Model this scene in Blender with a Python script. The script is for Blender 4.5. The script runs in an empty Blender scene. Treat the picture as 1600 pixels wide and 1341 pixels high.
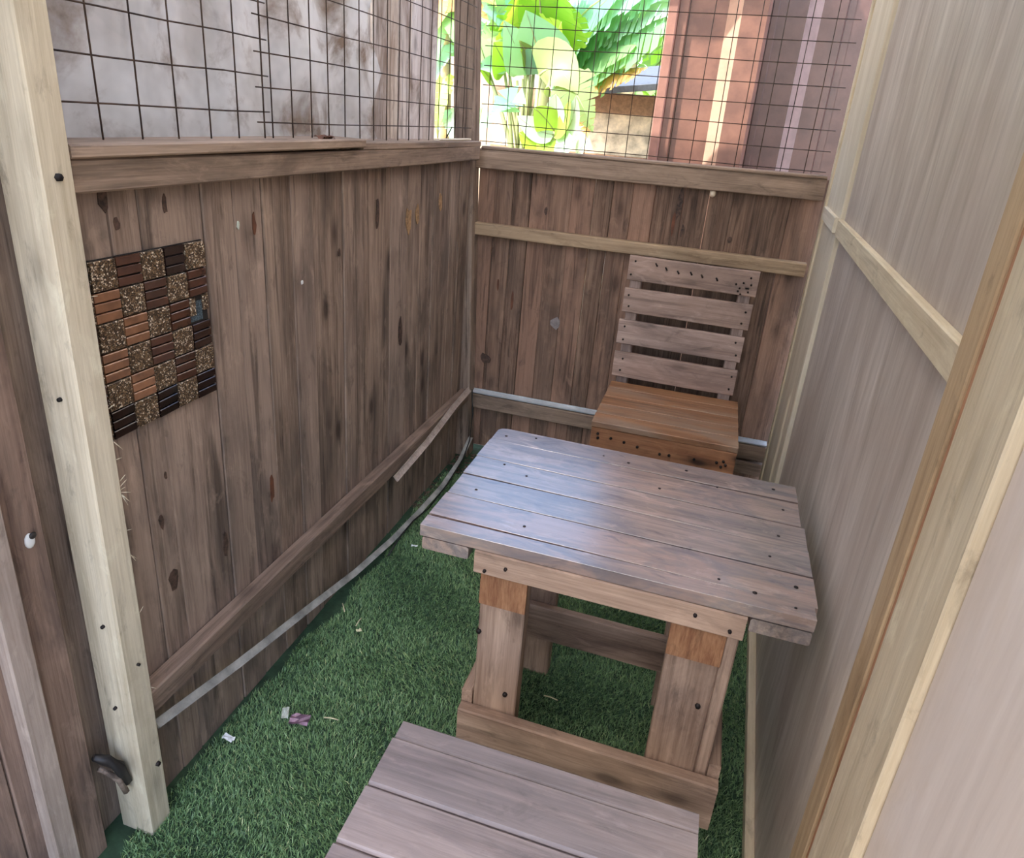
import bpy, bmesh, math, random
import numpy as np
from mathutils import Vector, Matrix
random.seed(7); rng = np.random.default_rng(7)
SC = bpy.context.scene; COL = SC.collection
def L(r, g, b, a=1.0):
    f = lambda c: (c/255/12.92 if c/255 <= .04045 else ((c/255+.055)/1.055)**2.4)
    return (f(r), f(g), f(b), a)

# ------------------------------------------------------------------ camera, sky, sun, exposure
ROWS = ((.95305268, .29310014, .07604537), (.17489824, -.32782708, -.92840724), (-.24718657, .89812121, -.36369918))
EYE = Vector((0, 0, 1.4)); FPX = 1063.0
cam_d = bpy.data.cameras.new('camera'); cam = bpy.data.objects.new('camera', cam_d); COL.objects.link(cam)
r0, r1, r2 = [Vector(r) for r in ROWS]
cam.matrix_world = Matrix(((r0.x, -r1.x, -r2.x, EYE.x), (r0.y, -r1.y, -r2.y, EYE.y), (r0.z, -r1.z, -r2.z, EYE.z), (0, 0, 0, 1)))
cam_d.sensor_fit = 'HORIZONTAL'; cam_d.sensor_width = 36; cam_d.lens = 36*FPX/1600; cam_d.shift_y = -70.5/1600
cam_d.clip_start = .02; cam_d.clip_end = 200
SC.camera = cam
SUN_DIR = Vector((-.42, -.45, .80)).normalized()
world = bpy.data.worlds.new('sky'); SC.world = world; world.use_nodes = True
wn = world.node_tree.nodes; wl = world.node_tree.links
sky = wn.new('ShaderNodeTexSky'); sky.sky_type = 'NISHITA'; sky.sun_disc = False
sky.sun_elevation = math.asin(SUN_DIR.z); sky.sun_rotation = math.atan2(SUN_DIR.x, SUN_DIR.y)
sky.air_density = 1.0; sky.dust_density = 3.0; sky.ozone_density = 1.0
wn['Background'].inputs['Strength'].default_value = .30
wl.new(sky.outputs[0], wn['Background'].inputs[0])
sun_d = bpy.data.lights.new('sun', 'SUN'); sun_d.energy = 2.5; sun_d.angle = .012; sun_d.color = (1, .94, .84)
sun = bpy.data.objects.new('sun', sun_d); COL.objects.link(sun)
sun.rotation_euler = SUN_DIR.to_track_quat('Z', 'Y').to_euler()
SC.view_settings.view_transform = 'Standard'; SC.view_settings.look = 'None'
SC.view_settings.gamma = 1; SC.view_settings.use_curve_mapping = False
SC.view_settings.exposure = 1.52

# ------------------------------------------------------------------ helpers: points
def ray(px, py):
    return r0*(px-800) + r1*(py-600) + r2*FPX
def onx(px, py, x): r = ray(px, py); return EYE + r*((x-EYE.x)/r.x)
def ony(px, py, y): r = ray(px, py); return EYE + r*((y-EYE.y)/r.y)
def onz(px, py, z): r = ray(px, py); return EYE + r*((z-EYE.z)/r.z)

# ------------------------------------------------------------------ materials
def mat_new(name):
    m = bpy.data.materials.new(name); m.use_nodes = True
    return m, m.node_tree.nodes, m.node_tree.links, m.node_tree.nodes['Principled BSDF']
def ramp(n, stops, interp='LINEAR'):
    r = n.new('ShaderNodeValToRGB'); r.color_ramp.interpolation = interp; e = r.color_ramp.elements
    while len(e) < len(stops): e.new(.5)
    for i, (p, c) in enumerate(stops): e[i].position = p; e[i].color = c
    return r
def coords(n, l, scale, rand=True):
    tc = n.new('ShaderNodeTexCoord'); out = tc.outputs['Object']
    if rand:
        oi = n.new('ShaderNodeObjectInfo')
        cx = n.new('ShaderNodeCombineXYZ')
        for k, f in enumerate((17.3, 9.1, 23.7)):
            mm = n.new('ShaderNodeMath'); mm.operation = 'MULTIPLY'; mm.inputs[1].default_value = f
            l.new(oi.outputs['Random'], mm.inputs[0]); l.new(mm.outputs[0], cx.inputs[k])
        va = n.new('ShaderNodeVectorMath'); va.operation = 'ADD'
        l.new(out, va.inputs[0]); l.new(cx.outputs[0], va.inputs[1]); out = va.outputs[0]
    mp = n.new('ShaderNodeMapping'); mp.inputs['Scale'].default_value = scale
    l.new(out, mp.inputs['Vector'])
    return mp.outputs[0]
def noise(n, l, vec, scale=1, detail=5, rough=.6, dist=0):
    t = n.new('ShaderNodeTexNoise'); t.inputs['Scale'].default_value = scale; t.inputs['Detail'].default_value = detail
    t.inputs['Roughness'].default_value = rough; t.inputs['Distortion'].default_value = dist
    if vec is not None: l.new(vec, t.inputs['Vector'])
    return t.outputs['Fac']
def mix(n, l, fac, a, b, mode='MIX'):
    m = n.new('ShaderNodeMix'); m.data_type = 'RGBA'; m.blend_type = mode
    for s, v in ((m.inputs[0], fac), (m.inputs[6], a), (m.inputs[7], b)):
        if hasattr(v, 'links') or isinstance(v, bpy.types.NodeSocket): l.new(v, s)
        else: s.default_value = v
    return m.outputs[2]
def mathn(n, l, op, a, b):
    m = n.new('ShaderNodeMath'); m.operation = op
    for s, v in ((m.inputs[0], a), (m.inputs[1], b)):
        if isinstance(v, bpy.types.NodeSocket): l.new(v, s)
        else: s.default_value = v
    return m.outputs[0]

def wood(name, dark, light, alt=None, stain=(60, 52, 48), stain_amt=.6, streak_amt=.6, knot=.7, rough=.7, gloss=.35, gx=1.0, gy=26, vary=.35, bump=.25, contrast=1.15, stain_sc=2.2, coat=0, mottle=.4, dist=.6):
    """weathered board: grain runs along local x"""
    m, n, l, b = mat_new(name)
    oi = n.new('ShaderNodeObjectInfo')
    g1 = noise(n, l, coords(n, l, (gx*1.6, gy, gy)), 1, 7, .65, dist)
    g2 = noise(n, l, coords(n, l, (gx*5, gy*7, gy*7)), 1, 4, .7, .2)
    gm = mix(n, l, .42, g1, g2)
    lo, hi = .5-.17/contrast, .5+.17/contrast
    col = ramp(n, [(lo, L(*dark)), (hi, L(*light))]); l.new(gm, col.inputs[0]); c = col.outputs[0]
    if alt:                                           # some boards are another tone
        ar = ramp(n, [(.35, (0, 0, 0, 1)), (.75, (1, 1, 1, 1))]); l.new(oi.outputs['Random'], ar.inputs[0])
        am = mathn(n, l, 'MULTIPLY', ar.outputs[0], .75)
        c = mix(n, l, am, c, mix(n, l, gm, L(*[v*.62 for v in alt]), L(*[min(255, v*1.25) for v in alt])))
    # broad weather stains, elongated
    s = noise(n, l, coords(n, l, (stain_sc, stain_sc*3.2, stain_sc*3.2)), 1, 6, .62, .8)
    sr = ramp(n, [(.46, (0, 0, 0, 1)), (.62, (1, 1, 1, 1))]); l.new(s, sr.inputs[0])
    c = mix(n, l, mathn(n, l, 'MULTIPLY', sr.outputs[0], stain_amt), c, L(*stain))
    # dark thin streaks along the grain
    k = noise(n, l, coords(n, l, (2.4, 46, 46)), 1, 5, .6, .5)
    kr = ramp(n, [(.545, (0, 0, 0, 1)), (.66, (1, 1, 1, 1))]); l.new(k, kr.inputs[0])
    c = mix(n, l, mathn(n, l, 'MULTIPLY', kr.outputs[0], streak_amt), c, L(stain[0]*.6, stain[1]*.55, stain[2]*.5))
    # small dark blotches and rubbed pale patches
    q = noise(n, l, coords(n, l, (9, 22, 22)), 1, 7, .68, .6)
    qr = ramp(n, [(.30, (1, 1, 1, 1)), (.42, (0, 0, 0, 1))]); l.new(q, qr.inputs[0])
    c = mix(n, l, mathn(n, l, 'MULTIPLY', qr.outputs[0], mottle), c, L(stain[0]*.5, stain[1]*.48, stain[2]*.48))
    qs = ramp(n, [(.56, (0, 0, 0, 1)), (.68, (1, 1, 1, 1))]); l.new(q, qs.inputs[0])
    c = mix(n, l, mathn(n, l, 'MULTIPLY', qs.outputs[0], mottle*.6), c, L(*[min(255, v*1.18) for v in light]))
    # knots
    if knot:
        v = n.new('ShaderNodeTexVoronoi'); v.inputs['Scale'].default_value = 1
        l.new(coords(n, l, (4.2, 10, 10)), v.inputs['Vector'])
        vr = ramp(n, [(.08, (1, 1, 1, 1)), (.15, (.4, .4, .4, 1)), (.27, (0, 0, 0, 1))]); l.new(v.outputs['Distance'], vr.inputs[0])
        c = mix(n, l, mathn(n, l, 'MULTIPLY', vr.outputs[0], knot), c, L(46, 32, 26))
    hs = n.new('ShaderNodeHueSaturation')
    vv = mathn(n, l, 'ADD', mathn(n, l, 'MULTIPLY', oi.outputs['Random'], vary), 1-vary/2); l.new(vv, hs.inputs['Value'])
    l.new(c, hs.inputs['Color']); l.new(hs.outputs[0], b.inputs['Base Color'])
    rr = mathn(n, l, 'ADD', mathn(n, l, 'MULTIPLY', s, .35), rough-.17); l.new(rr, b.inputs['Roughness'])
    b.inputs['Specular IOR Level'].default_value = gloss
    if coat: b.inputs['Coat Weight'].default_value = coat; b.inputs['Coat Roughness'].default_value = .24; b.inputs['Coat IOR'].default_value = 2.7
    bp = n.new('ShaderNodeBump'); bp.inputs['Strength'].default_value = bump; bp.inputs['Distance'].default_value = .004
    l.new(gm, bp.inputs['Height']); l.new(bp.outputs[0], b.inputs['Normal'])
    return m
def plain(name, col, rough=.5, metal=0, spec=.5, var=0, bump=0, sc=30, col2=None):
    m, n, l, b = mat_new(name)
    b.inputs['Roughness'].default_value = rough; b.inputs['Metallic'].default_value = metal; b.inputs['Specular IOR Level'].default_value = spec
    t = noise(n, l, coords(n, l, (sc, sc, sc)), 1, 5, .6)
    c2 = L(*col2) if col2 else L(*[v*(1-var) for v in col])
    r = ramp(n, [(.35, c2), (.65, L(*col))]); l.new(t, r.inputs[0]); l.new(r.outputs[0], b.inputs['Base Color'])
    if bump:
        bp = n.new('ShaderNodeBump'); bp.inputs['Strength'].default_value = bump; bp.inputs['Distance'].default_value = .004
        l.new(t, bp.inputs['Height']); l.new(bp.outputs[0], b.inputs['Normal'])
    return m
def leafmat(name, c1, c2, trans=.45, rough=.42):
    m, n, l, b = mat_new(name)
    oi = n.new('ShaderNodeObjectInfo')
    t = noise(n, l, coords(n, l, (7, 7, 7)), 1, 3)
    f = mix(n, l, .55, t, oi.outputs['Random'])
    r = ramp(n, [(.3, L(*c1)), (.7, L(*c2))]); l.new(f, r.inputs[0])
    l.new(r.outputs[0], b.inputs['Base Color']); b.inputs['Roughness'].default_value = rough
    tr = n.new('ShaderNodeBsdfTranslucent'); l.new(mix(n, l, .6, r.outputs[0], L(190, 225, 70)), tr.inputs['Color'])
    ms = n.new('ShaderNodeMixShader'); ms.inputs[0].default_value = trans
    l.new(b.outputs[0], ms.inputs[1]); l.new(tr.outputs[0], ms.inputs[2]); l.new(ms.outputs[0], n['Material Output'].inputs[0])
    return m

M = {}
M['left_board'] = wood('left_wall_board', (112, 92, 78), (178, 154, 136), alt=(150, 130, 117), stain=(88, 77, 70), contrast=1.4, stain_amt=.6, streak_amt=.55, knot=.75, rough=.72, vary=.2)
M['back_board'] = wood('back_wall_board', (98, 74, 60), (160, 130, 110), alt=(152, 118, 99), stain=(82, 70, 62), contrast=1.4, stain_amt=.5, streak_amt=.6, knot=.55, rough=.72, gy=34, vary=.3)
M['rail'] = wood('weathered_rail', (122, 102, 87), (178, 154, 134), stain=(92, 78, 68), stain_amt=.5, streak_amt=.45, knot=.4, gy=40, vary=.15)
M['pale_rail'] = wood('pale_rail', (146, 122, 98), (190, 166, 136), stain=(118, 94, 72), stain_amt=.5, streak_amt=.4, knot=.3, gy=40, vary=.1)
M['low_rail'] = wood('low_rail', (118, 98, 85), (166, 142, 125), stain=(96, 80, 70), stain_amt=.55, streak_amt=.4, knot=.5, gy=40, vary=.1)
M['grey_batten'] = wood('grey_batten', (156, 138, 126), (196, 180, 168), stain=(140, 122, 112), stain_amt=.4, streak_amt=.3, knot=.2, gy=30, vary=.06)
M['post'] = wood('pale_post', (184, 170, 144), (226, 214, 190), stain=(168, 150, 124), stain_amt=.5, streak_amt=.2, knot=.35, gy=30, vary=.05, rough=.8, bump=.35)
M['corner'] = wood('corner_post', (112, 94, 82), (172, 152, 136), stain=(84, 70, 62), stain_amt=.5, streak_amt=.7, knot=.5, gy=44, vary=.1)
M['ply'] = wood('plywood', (170, 156, 142), (212, 201, 189), stain=(162, 145, 131), stain_amt=.55, streak_amt=.22, knot=0, gx=.7, gy=6, dist=1.6, vary=.05, bump=.06, stain_sc=1.1, rough=.55, gloss=.4, mottle=.08)
M['pale_ply'] = wood('pale_plywood', (200, 188, 164), (228, 218, 198), stain=(190, 176, 150), stain_amt=.4, streak_amt=.12, knot=0, gx=.8, gy=24, vary=.05, bump=.12, rough=.7, mottle=.08)
M['batten'] = wood('pale_batten', (190, 174, 144), (224, 210, 182), stain=(188, 166, 132), stain_amt=.4, streak_amt=.2, knot=.2, gy=30, vary=.06)
M['ochre'] = wood('ochre_batten', (162, 136, 104), (198, 172, 136), stain=(150, 118, 80), stain_amt=.4, streak_amt=.25, knot=.3, gy=30, vary=.06)
M['orange'] = wood('orange_batten', (158, 110, 80), (200, 150, 114), stain=(150, 96, 64), stain_amt=.5, streak_amt=.3, knot=.3, gy=30, vary=.06)
M['white_ply'] = wood('whitish_plywood', (212, 198, 186), (236, 224, 214), stain=(214, 196, 174), stain_amt=.5, streak_amt=.05, knot=0, gx=.5, gy=6, vary=.02, bump=.08, mottle=.08)
M['outer_board'] = wood('outer_board', (118, 94, 82), (170, 144, 128), stain=(84, 70, 66), stain_amt=.6, streak_amt=.6, knot=.3, gy=36, vary=.15)
M['tabletop'] = wood('tabletop_board', (100, 86, 80), (158, 140, 130), alt=(140, 112, 98), stain=(80, 80, 88), stain_amt=.7, streak_amt=.6, knot=.35, rough=.40, gloss=.9, gy=24, vary=.18, bump=.12, stain_sc=6, coat=1, mottle=.9, contrast=1.5)
M['table_frame'] = wood('table_frame_board', (136, 110, 92), (190, 162, 140), stain=(88, 70, 60), stain_amt=.5, streak_amt=.4, knot=.6, gy=26, vary=.15, rough=.65)
M['table_block'] = wood('table_block', (124, 80, 54), (182, 136, 98), stain=(120, 80, 54), stain_amt=.3, streak_amt=.3, knot=0, gx=6, gy=44, vary=.12)
M['slat'] = wood('chair_slat', (142, 118, 108), (196, 172, 160), alt=(160, 130, 112), stain=(94, 80, 76), stain_amt=.5, streak_amt=.4, knot=.4, gy=30, vary=.2, rough=.55, gloss=.5)
M['seat'] = wood('chair_seat_board', (118, 80, 54), (168, 124, 90), stain=(150, 132, 116), stain_amt=.65, streak_amt=.5, knot=.2, gy=26, vary=.1, rough=.5, gloss=.5)
M['seat_front'] = wood('chair_front_board', (128, 84, 58), (176, 128, 94), stain=(100, 70, 52), stain_amt=.5, streak_amt=.3, knot=.9, gy=22, vary=.1)
M['stool'] = wood('stool_board', (120, 106, 104), (172, 156, 152), stain=(104, 98, 102), stain_amt=.55, streak_amt=.4, knot=.4, rough=.48, gloss=.7, gy=22, vary=.12)
M['yard_board'] = wood('limewashed_board', (190, 172, 160), (244, 238, 232), alt=(226, 198, 184), stain=(140, 116, 98), stain_amt=.75, streak_amt=.5, knot=.5, gy=14, vary=.22)
M['wire'] = plain('rusty_wire', (92, 74, 62), .55, .5, .4, .5)
M['nail'] = plain('dark_nail', (46, 38, 36), .6, .4, .4, .4)
M['strip_metal'] = plain('aluminium_strip', (222, 230, 236), .42, .35, .5, .12, sc=14)
M['dull_metal'] = plain('dull_aluminium_strip', (204, 204, 198), .45, .3, .5, .3, sc=16)
M['cable'] = plain('black_cable', (26, 24, 24), .5)
def goldmat():
    m, n, l, b = mat_new('gold_granule_tile')
    v = n.new('ShaderNodeTexVoronoi'); v.inputs['Scale'].default_value = 1; l.new(coords(n, l, (460, 460, 460)), v.inputs['Vector'])
    sp = n.new('ShaderNodeSeparateColor'); l.new(v.outputs['Color'], sp.inputs[0])
    r = ramp(n, [(0, L(46, 36, 28)), (.5, L(92, 72, 54)), (.85, L(150, 122, 90)), (.97, L(248, 236, 214))]); l.new(sp.outputs[0], r.inputs[0])  # palest granules are sparkle painted into the colour
    l.new(r.outputs[0], b.inputs['Base Color']); b.inputs['Roughness'].default_value = .3; b.inputs['Metallic'].default_value = .25
    bp = n.new('ShaderNodeBump'); bp.inputs['Strength'].default_value = .8; bp.inputs['Distance'].default_value = .003
    l.new(sp.outputs[1], bp.inputs['Height']); l.new(bp.outputs[0], b.inputs['Normal'])
    return m
M['gold'] = goldmat()
M['copper'] = plain('copper_glass_tile', (92, 60, 46), .10, .15, .9, .25, sc=22)
M['dark_copper'] = plain('dark_copper_glass_tile', (50, 35, 31), .10, .15, .9, .25, sc=22)
M['glint_copper'] = plain('copper_glass_tile_glint', (158, 112, 82), .12, .2, .9, .2, sc=22)  # paler copy: reflections on some glass tiles, put into the colour
M['grout'] = plain('mosaic_backing', (30, 26, 24), .8)
M['mesh_back'] = plain('blue_mesh_backing', (96, 112, 122), .7, 0, .3, .7, sc=420)
M['knob'] = plain('pale_peg', (244, 226, 200), .5, var=.1)
M['plastic_white'] = plain('white_plastic', (235, 236, 236), .25, var=.03)
M['plastic_dark'] = plain('dark_plastic', (40, 36, 36), .5)
M['wrapper'] = plain('purple_foil_wrapper', (150, 118, 138), .3, .3, .6, .3, sc=60)
M['paper'] = plain('pale_scrap', (205, 212, 200), .6, var=.1)
M['stick'] = plain('straw_stick', (226, 214, 176), .6, var=.1)
M['rust_leaf'] = plain('dry_leaf_brown', (120, 74, 52), .7, var=.3)
M['scar'] = plain('pale_torn_wood', (196, 154, 110), .8, var=.35, sc=60)
M['knot'] = plain('dark_knot', (98, 74, 62), .7, var=.5, sc=90)
M['grey_scuff'] = plain('grey_scuff', (150, 140, 138), .8, var=.2, sc=60)
M['soil'] = plain('gritty_soil', (112, 92, 78), .95, var=.5, bump=.6, sc=60)
M['ground'] = plain('sandy_ground', (196, 180, 158), .95, var=.2, bump=.4, sc=9)
M['turf_base'] = plain('turf_backing', (58, 86, 62), .95, var=.3)
M['red_steel'] = plain('red_oxide_steel', (142, 100, 84), .32, 0, .7, .2, bump=.1, sc=11, col2=(116, 80, 68))
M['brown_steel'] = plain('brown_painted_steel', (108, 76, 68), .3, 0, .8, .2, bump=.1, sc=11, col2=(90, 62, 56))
M['lit_web'] = plain('red_steel_lit_tone', (222, 184, 160), .5, 0, .5, .1, sc=14)  # pale tone paints the light catching the red container's slanted webs
M['skylit_web'] = plain('brown_steel_lit_tone', (226, 204, 204), .5, 0, .5, .1, sc=14)  # pale tone paints sky light on the brown container's slanted webs
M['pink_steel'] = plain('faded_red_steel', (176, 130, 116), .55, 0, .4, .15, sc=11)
M['plaster'] = plain('cream_plaster', (176, 160, 138), .9, var=.08, bump=.1, sc=6)
M['stone'] = plain('pale_block', (238, 222, 194), .9, var=.3, bump=.5, sc=9)
M['brown_band'] = plain('brown_band', (166, 132, 104), .8, var=.2)
M['roof_grey'] = plain('grey_roof_sheet', (96, 102, 112), .6, var=.15)
M['shade_tin'] = plain('shade_board_tin', (170, 168, 164), .6, 0, .4, .2)
def added_roofmat():
    m, n, l, b = mat_new('added_milky_sheet')
    b.inputs['Base Color'].default_value = L(214, 212, 204); b.inputs['Roughness'].default_value = .6
    tr = n.new('ShaderNodeBsdfTranslucent'); tr.inputs['Color'].default_value = L(250, 247, 240)
    ms = n.new('ShaderNodeMixShader'); ms.inputs[0].default_value = .70  # translucency added so the unseen roof lights the stall softly
    l.new(b.outputs[0], ms.inputs[1]); l.new(tr.outputs[0], ms.inputs[2]); l.new(ms.outputs[0], n['Material Output'].inputs[0])
    return m
M['roof_diffuser'] = added_roofmat()
M['banana'] = leafmat('banana_leaf', (124, 184, 136), (176, 214, 140), .5)
M['banana_lit'] = leafmat('banana_leaf_lit', (128, 186, 60), (190, 214, 84), .5)  # sunlit yellow-green put into the leaf colour
M['banana_blue'] = leafmat('banana_leaf_blue', (122, 184, 158), (176, 216, 192), .4)
M['calotropis'] = leafmat('round_leaf', (158, 206, 60), (196, 228, 110), .4)
M['calotropis_pale'] = leafmat('round_leaf_pale', (190, 222, 196), (214, 236, 216), .3)
M['olive_leaf'] = leafmat('olive_leaf', (116, 142, 84), (150, 170, 110), .3)
M['deep_leaf'] = leafmat('deep_leaf', (56, 120, 30), (110, 180, 50), .4)
M['dry_leaf'] = leafmat('dry_banana_leaf', (176, 120, 72), (222, 178, 124), .35, .8)
M['stem'] = plain('green_stem', (166, 178, 120), .5, var=.2, sc=5)
M['trunk'] = plain('banana_trunk', (214, 186, 150), .7, var=.3, sc=6, col2=(170, 150, 104))
def turfmat():
    m, n, l, b = mat_new('turf_blade')
    a = n.new('ShaderNodeAttribute'); a.attribute_name = 'tint'
    r = ramp(n, [(0, L(88, 114, 80)), (.5, L(122, 158, 106)), (.85, L(158, 188, 128)), (1, L(192, 200, 146))]); l.new(a.outputs['Fac'], r.inputs[0])
    l.new(r.outputs[0], b.inputs['Base Color']); b.inputs['Roughness'].default_value = .42; b.inputs['Specular IOR Level'].default_value = .5
    return m
M['turf'] = turfmat()
def netmat():
    m, n, l, b = mat_new('fly_net')
    t = noise(n, l, coords(n, l, (5, 5, 5), False), 1, 6, .6, .4)
    r = ramp(n, [(.35, L(150, 128, 110)), (.5, L(240, 237, 234)), (.7, L(250, 249, 248))]); l.new(t, r.inputs[0]); l.new(r.outputs[0], b.inputs['Base Color'])
    b.inputs['Roughness'].default_value = .8
    # open weave: fine holes let the boards show through
    tp = n.new('ShaderNodeBsdfTransparent'); ms = n.new('ShaderNodeMixShader')
    h = ramp(n, [(.38, (.5, .5, .5, 1)), (.62, (.9, .9, .9, 1))]); l.new(noise(n, l, coords(n, l, (3, 3, 3), False), 1, 4), h.inputs[0])
    l.new(h.outputs[0], ms.inputs[0]); l.new(tp.outputs[0], ms.inputs[1]); l.new(b.outputs[0], ms.inputs[2]); l.new(ms.outputs[0], n['Material Output'].inputs[0])
    return m
M['net'] = netmat()

# ------------------------------------------------------------------ object helpers
WM = {}
def link(name, data, mat, parent=None, mw=None):
    o = bpy.data.objects.new(name, data); COL.objects.link(o)
    mw = mw or Matrix.Identity(4)
    if parent is not None:
        o.parent = parent; o.matrix_parent_inverse = WM[parent.name].inverted()
    o.matrix_basis = mw; WM[o.name] = mw.copy()
    if mat is not None and data is not None and not data.materials: data.materials.append(mat)
    return o
def empty(name, loc, label=None, cat=None, group=None, kind=None, rz=0):
    o = link(name, None, None, None, Matrix.Translation(Vector(loc)) @ Matrix.Rotation(rz, 4, 'Z'))
    tag(o, label, cat, group, kind); return o
def tag(o, label=None, cat=None, group=None, kind=None):
    for k, v in (('label', label), ('category', cat), ('group', group), ('kind', kind)):
        if v: o[k] = v
    return o
def frame(a, b, nrm):
    x = (b-a).normalized(); z = (nrm - x*nrm.dot(x)).normalized(); y = z.cross(x)
    c = (a+b)/2
    return Matrix(((x.x, y.x, z.x, c.x), (x.y, y.y, z.y, c.y), (x.z, y.z, z.z, c.z), (0, 0, 0, 1)))
def board_mesh(Ln, w, t, ch=.0025, seg=2, jit=.0, bow=0, rnd=0):
    vs, fs = [], []
    xs_ = [-Ln/2+Ln*i/seg for i in range(seg+1)]
    if rnd: xs_ = [-Ln/2, -Ln/2+rnd*.3, -Ln/2+rnd] + xs_[1:]; seg += 2
    for i in range(seg+1):
        x = xs_[i]
        jw0, jw1 = random.uniform(-jit, jit), random.uniform(-jit, jit)
        if rnd and i < 2: jw1 -= rnd*(.62, .2)[i]
        zo = bow*(1-(2*i/seg-1)**2)
        y0, y1 = -w/2+jw0, w/2+jw1
        z0, z1 = -t/2+zo, t/2+zo
        vs += [(x, y0+ch, z1), (x, y0, z1-ch), (x, y0, z0+ch), (x, y0+ch, z0), (x, y1-ch, z0), (x, y1, z0+ch), (x, y1, z1-ch), (x, y1-ch, z1)]
        if i:
            a, b = (i-1)*8, i*8
            for k in range(8):
                k2 = (k+1) % 8; fs.append((a+k, a+k2, b+k2, b+k))
    fs.append(tuple(range(7, -1, -1))); fs.append(tuple(range(seg*8, seg*8+8)))
    me = bpy.data.meshes.new('board'); me.from_pydata(vs, [], fs); me.update()
    bm = bmesh.new(); bm.from_mesh(me); bmesh.ops.recalc_face_normals(bm, faces=bm.faces); bm.to_mesh(me); bm.free()
    return me
def board(name, a, b, nrm, w, t, mat, parent=None, ch=.0025, seg=2, jit=0.0, bow=0, off=0, rnd=0):
    """board with its length a-b, face normal nrm; off pushes it along the normal"""
    a, b, nrm = Vector(a), Vector(b), Vector(nrm)
    mw = frame(a, b, nrm); z = Vector((mw[0][2], mw[1][2], mw[2][2]))
    mw = Matrix.Translation(z*off) @ mw
    return link(name, board_mesh((b-a).length, w, t, ch, seg, jit, bow, rnd), mat, parent, mw)
def box(name, lo, hi, mat, parent=None, axis='x', ch=.003, jit=0, seg=2):
    """box from corner lo to hi with grain along axis"""
    lo, hi = Vector(lo), Vector(hi); c = (lo+hi)/2; d = hi-lo
    ax = {'x': 0, 'y': 1, 'z': 2}[axis]
    e = [Vector((1, 0, 0)), Vector((0, 1, 0)), Vector((0, 0, 1))]
    o = [i for i in range(3) if i != ax]
    t_ax = min(o, key=lambda i: d[i]); w_ax = [i for i in o if i != t_ax][0]
    nrm = e[t_ax]
    return board(name, c-e[ax]*d[ax]/2, c+e[ax]*d[ax]/2, nrm, d[w_ax], d[t_ax], mat, parent, ch, seg, jit)
def tube_mesh(pts, r, n=6, caps=True):
    pts = [Vector(p) for p in pts]; vs, fs = [], []
    rs = r if isinstance(r, (list, tuple)) else [r]*len(pts)
    for i, p in enumerate(pts):
        d = (pts[min(i+1, len(pts)-1)]-pts[max(i-1, 0)]).normalized()
        u = d.cross(Vector((0, 0, 1)) if abs(d.z) < .9 else Vector((1, 0, 0))).normalized(); v = d.cross(u)
        for k in range(n):
            a = 2*math.pi*k/n; vs.append(p+(u*math.cos(a)+v*math.sin(a))*rs[i])
        if i:
            for k in range(n):
                fs.append(((i-1)*n+k, (i-1)*n+(k+1) % n, i*n+(k+1) % n, i*n+k))
    if caps: fs.append(tuple(range(n-1, -1, -1))); fs.append(tuple(range((len(pts)-1)*n, len(pts)*n)))
    me = bpy.data.meshes.new('tube'); me.from_pydata([tuple(v) for v in vs], [], fs); me.update()
    for p in me.polygons: p.use_smooth = True
    return me
def tube(name, pts, r, mat, parent=None, n=6):
    o0 = Vector(pts[0])
    return link(name, tube_mesh([Vector(p)-o0 for p in pts], r, n), mat, parent, Matrix.Translation(o0))
def nail_at(p, nrm, parent, r=.004, name='nail', mat='nail', L_=.004):
    p, nrm = Vector(p), Vector(nrm).normalized()
    return tube(name, [p-nrm*.006, p+nrm*L_], [r, r*.8], M[mat], parent, 6)

# ================================================================== THE SETTING
XW, YB = -.92, 2.60                      # left wall face, back wall face
ground = box('ground', (-9, -5, -.06), (6, 14, -.012), M['ground']); tag(ground, kind='structure')
fl = box('floor', (-.97, .30, -.012), (.36, 2.66, 0), M['turf_base']); tag(fl, kind='structure')

# ---- left wall: upright boards, sill, rails, posts
wl_ = empty('wall_left', (XW, 1.6, 0), kind='structure')
seams = [.775, .866, .926, 1.075, 1.163, 1.254, 1.355, 1.444, 1.582, 1.697, 1.855, 1.975, 2.070, 2.172, 2.255, 2.335, 2.415, 2.505]
for i in range(len(seams)-1):
    y0, y1 = seams[i]+.0012, seams[i+1]-.0012
    t = .018; dx = random.uniform(-.003, .001)
    board('board', (XW+dx-t/2, (y0+y1)/2+random.uniform(-.002, .002), .0), (XW+dx-t/2, (y0+y1)/2, 1.30), (1, 0, 0), y1-y0, t, M['left_board'], wl_, .002, 3, .0012)
box('post', (-.945, .72, -.01), (-.87, .771, 2.15), M['post'], wl_, 'z', .003)
board('corner_post', (-.908, 2.565, -.01), (-.998, 2.565, 2.15), (0, -1, 0), .080, .07, M['corner'], wl_, .004, 3, .002)
board('sill_board', (-.925, .775, 1.309), (-.925, 1.62, 1.312), (0, 0, 1), .105, .020, M['rail'], wl_, .003, 3, .002)
board('sill_board', (-.932, 1.622, 1.304), (-.932, 2.51, 1.300), (0, 0, 1), .100, .020, M['rail'], wl_, .003, 3, .002)
board('top_rail', (-.901, .772, 1.274), (-.901, 2.50, 1.268), (1, 0, 0), .048, .036, M['rail'], wl_, .003, 3, .001)
board('bottom_rail', (-.901, .772, .289), (-.901, 2.53, .289), (1, 0, 0), .052, .037, M['low_rail'], wl_, .003, 3, .001)
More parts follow.
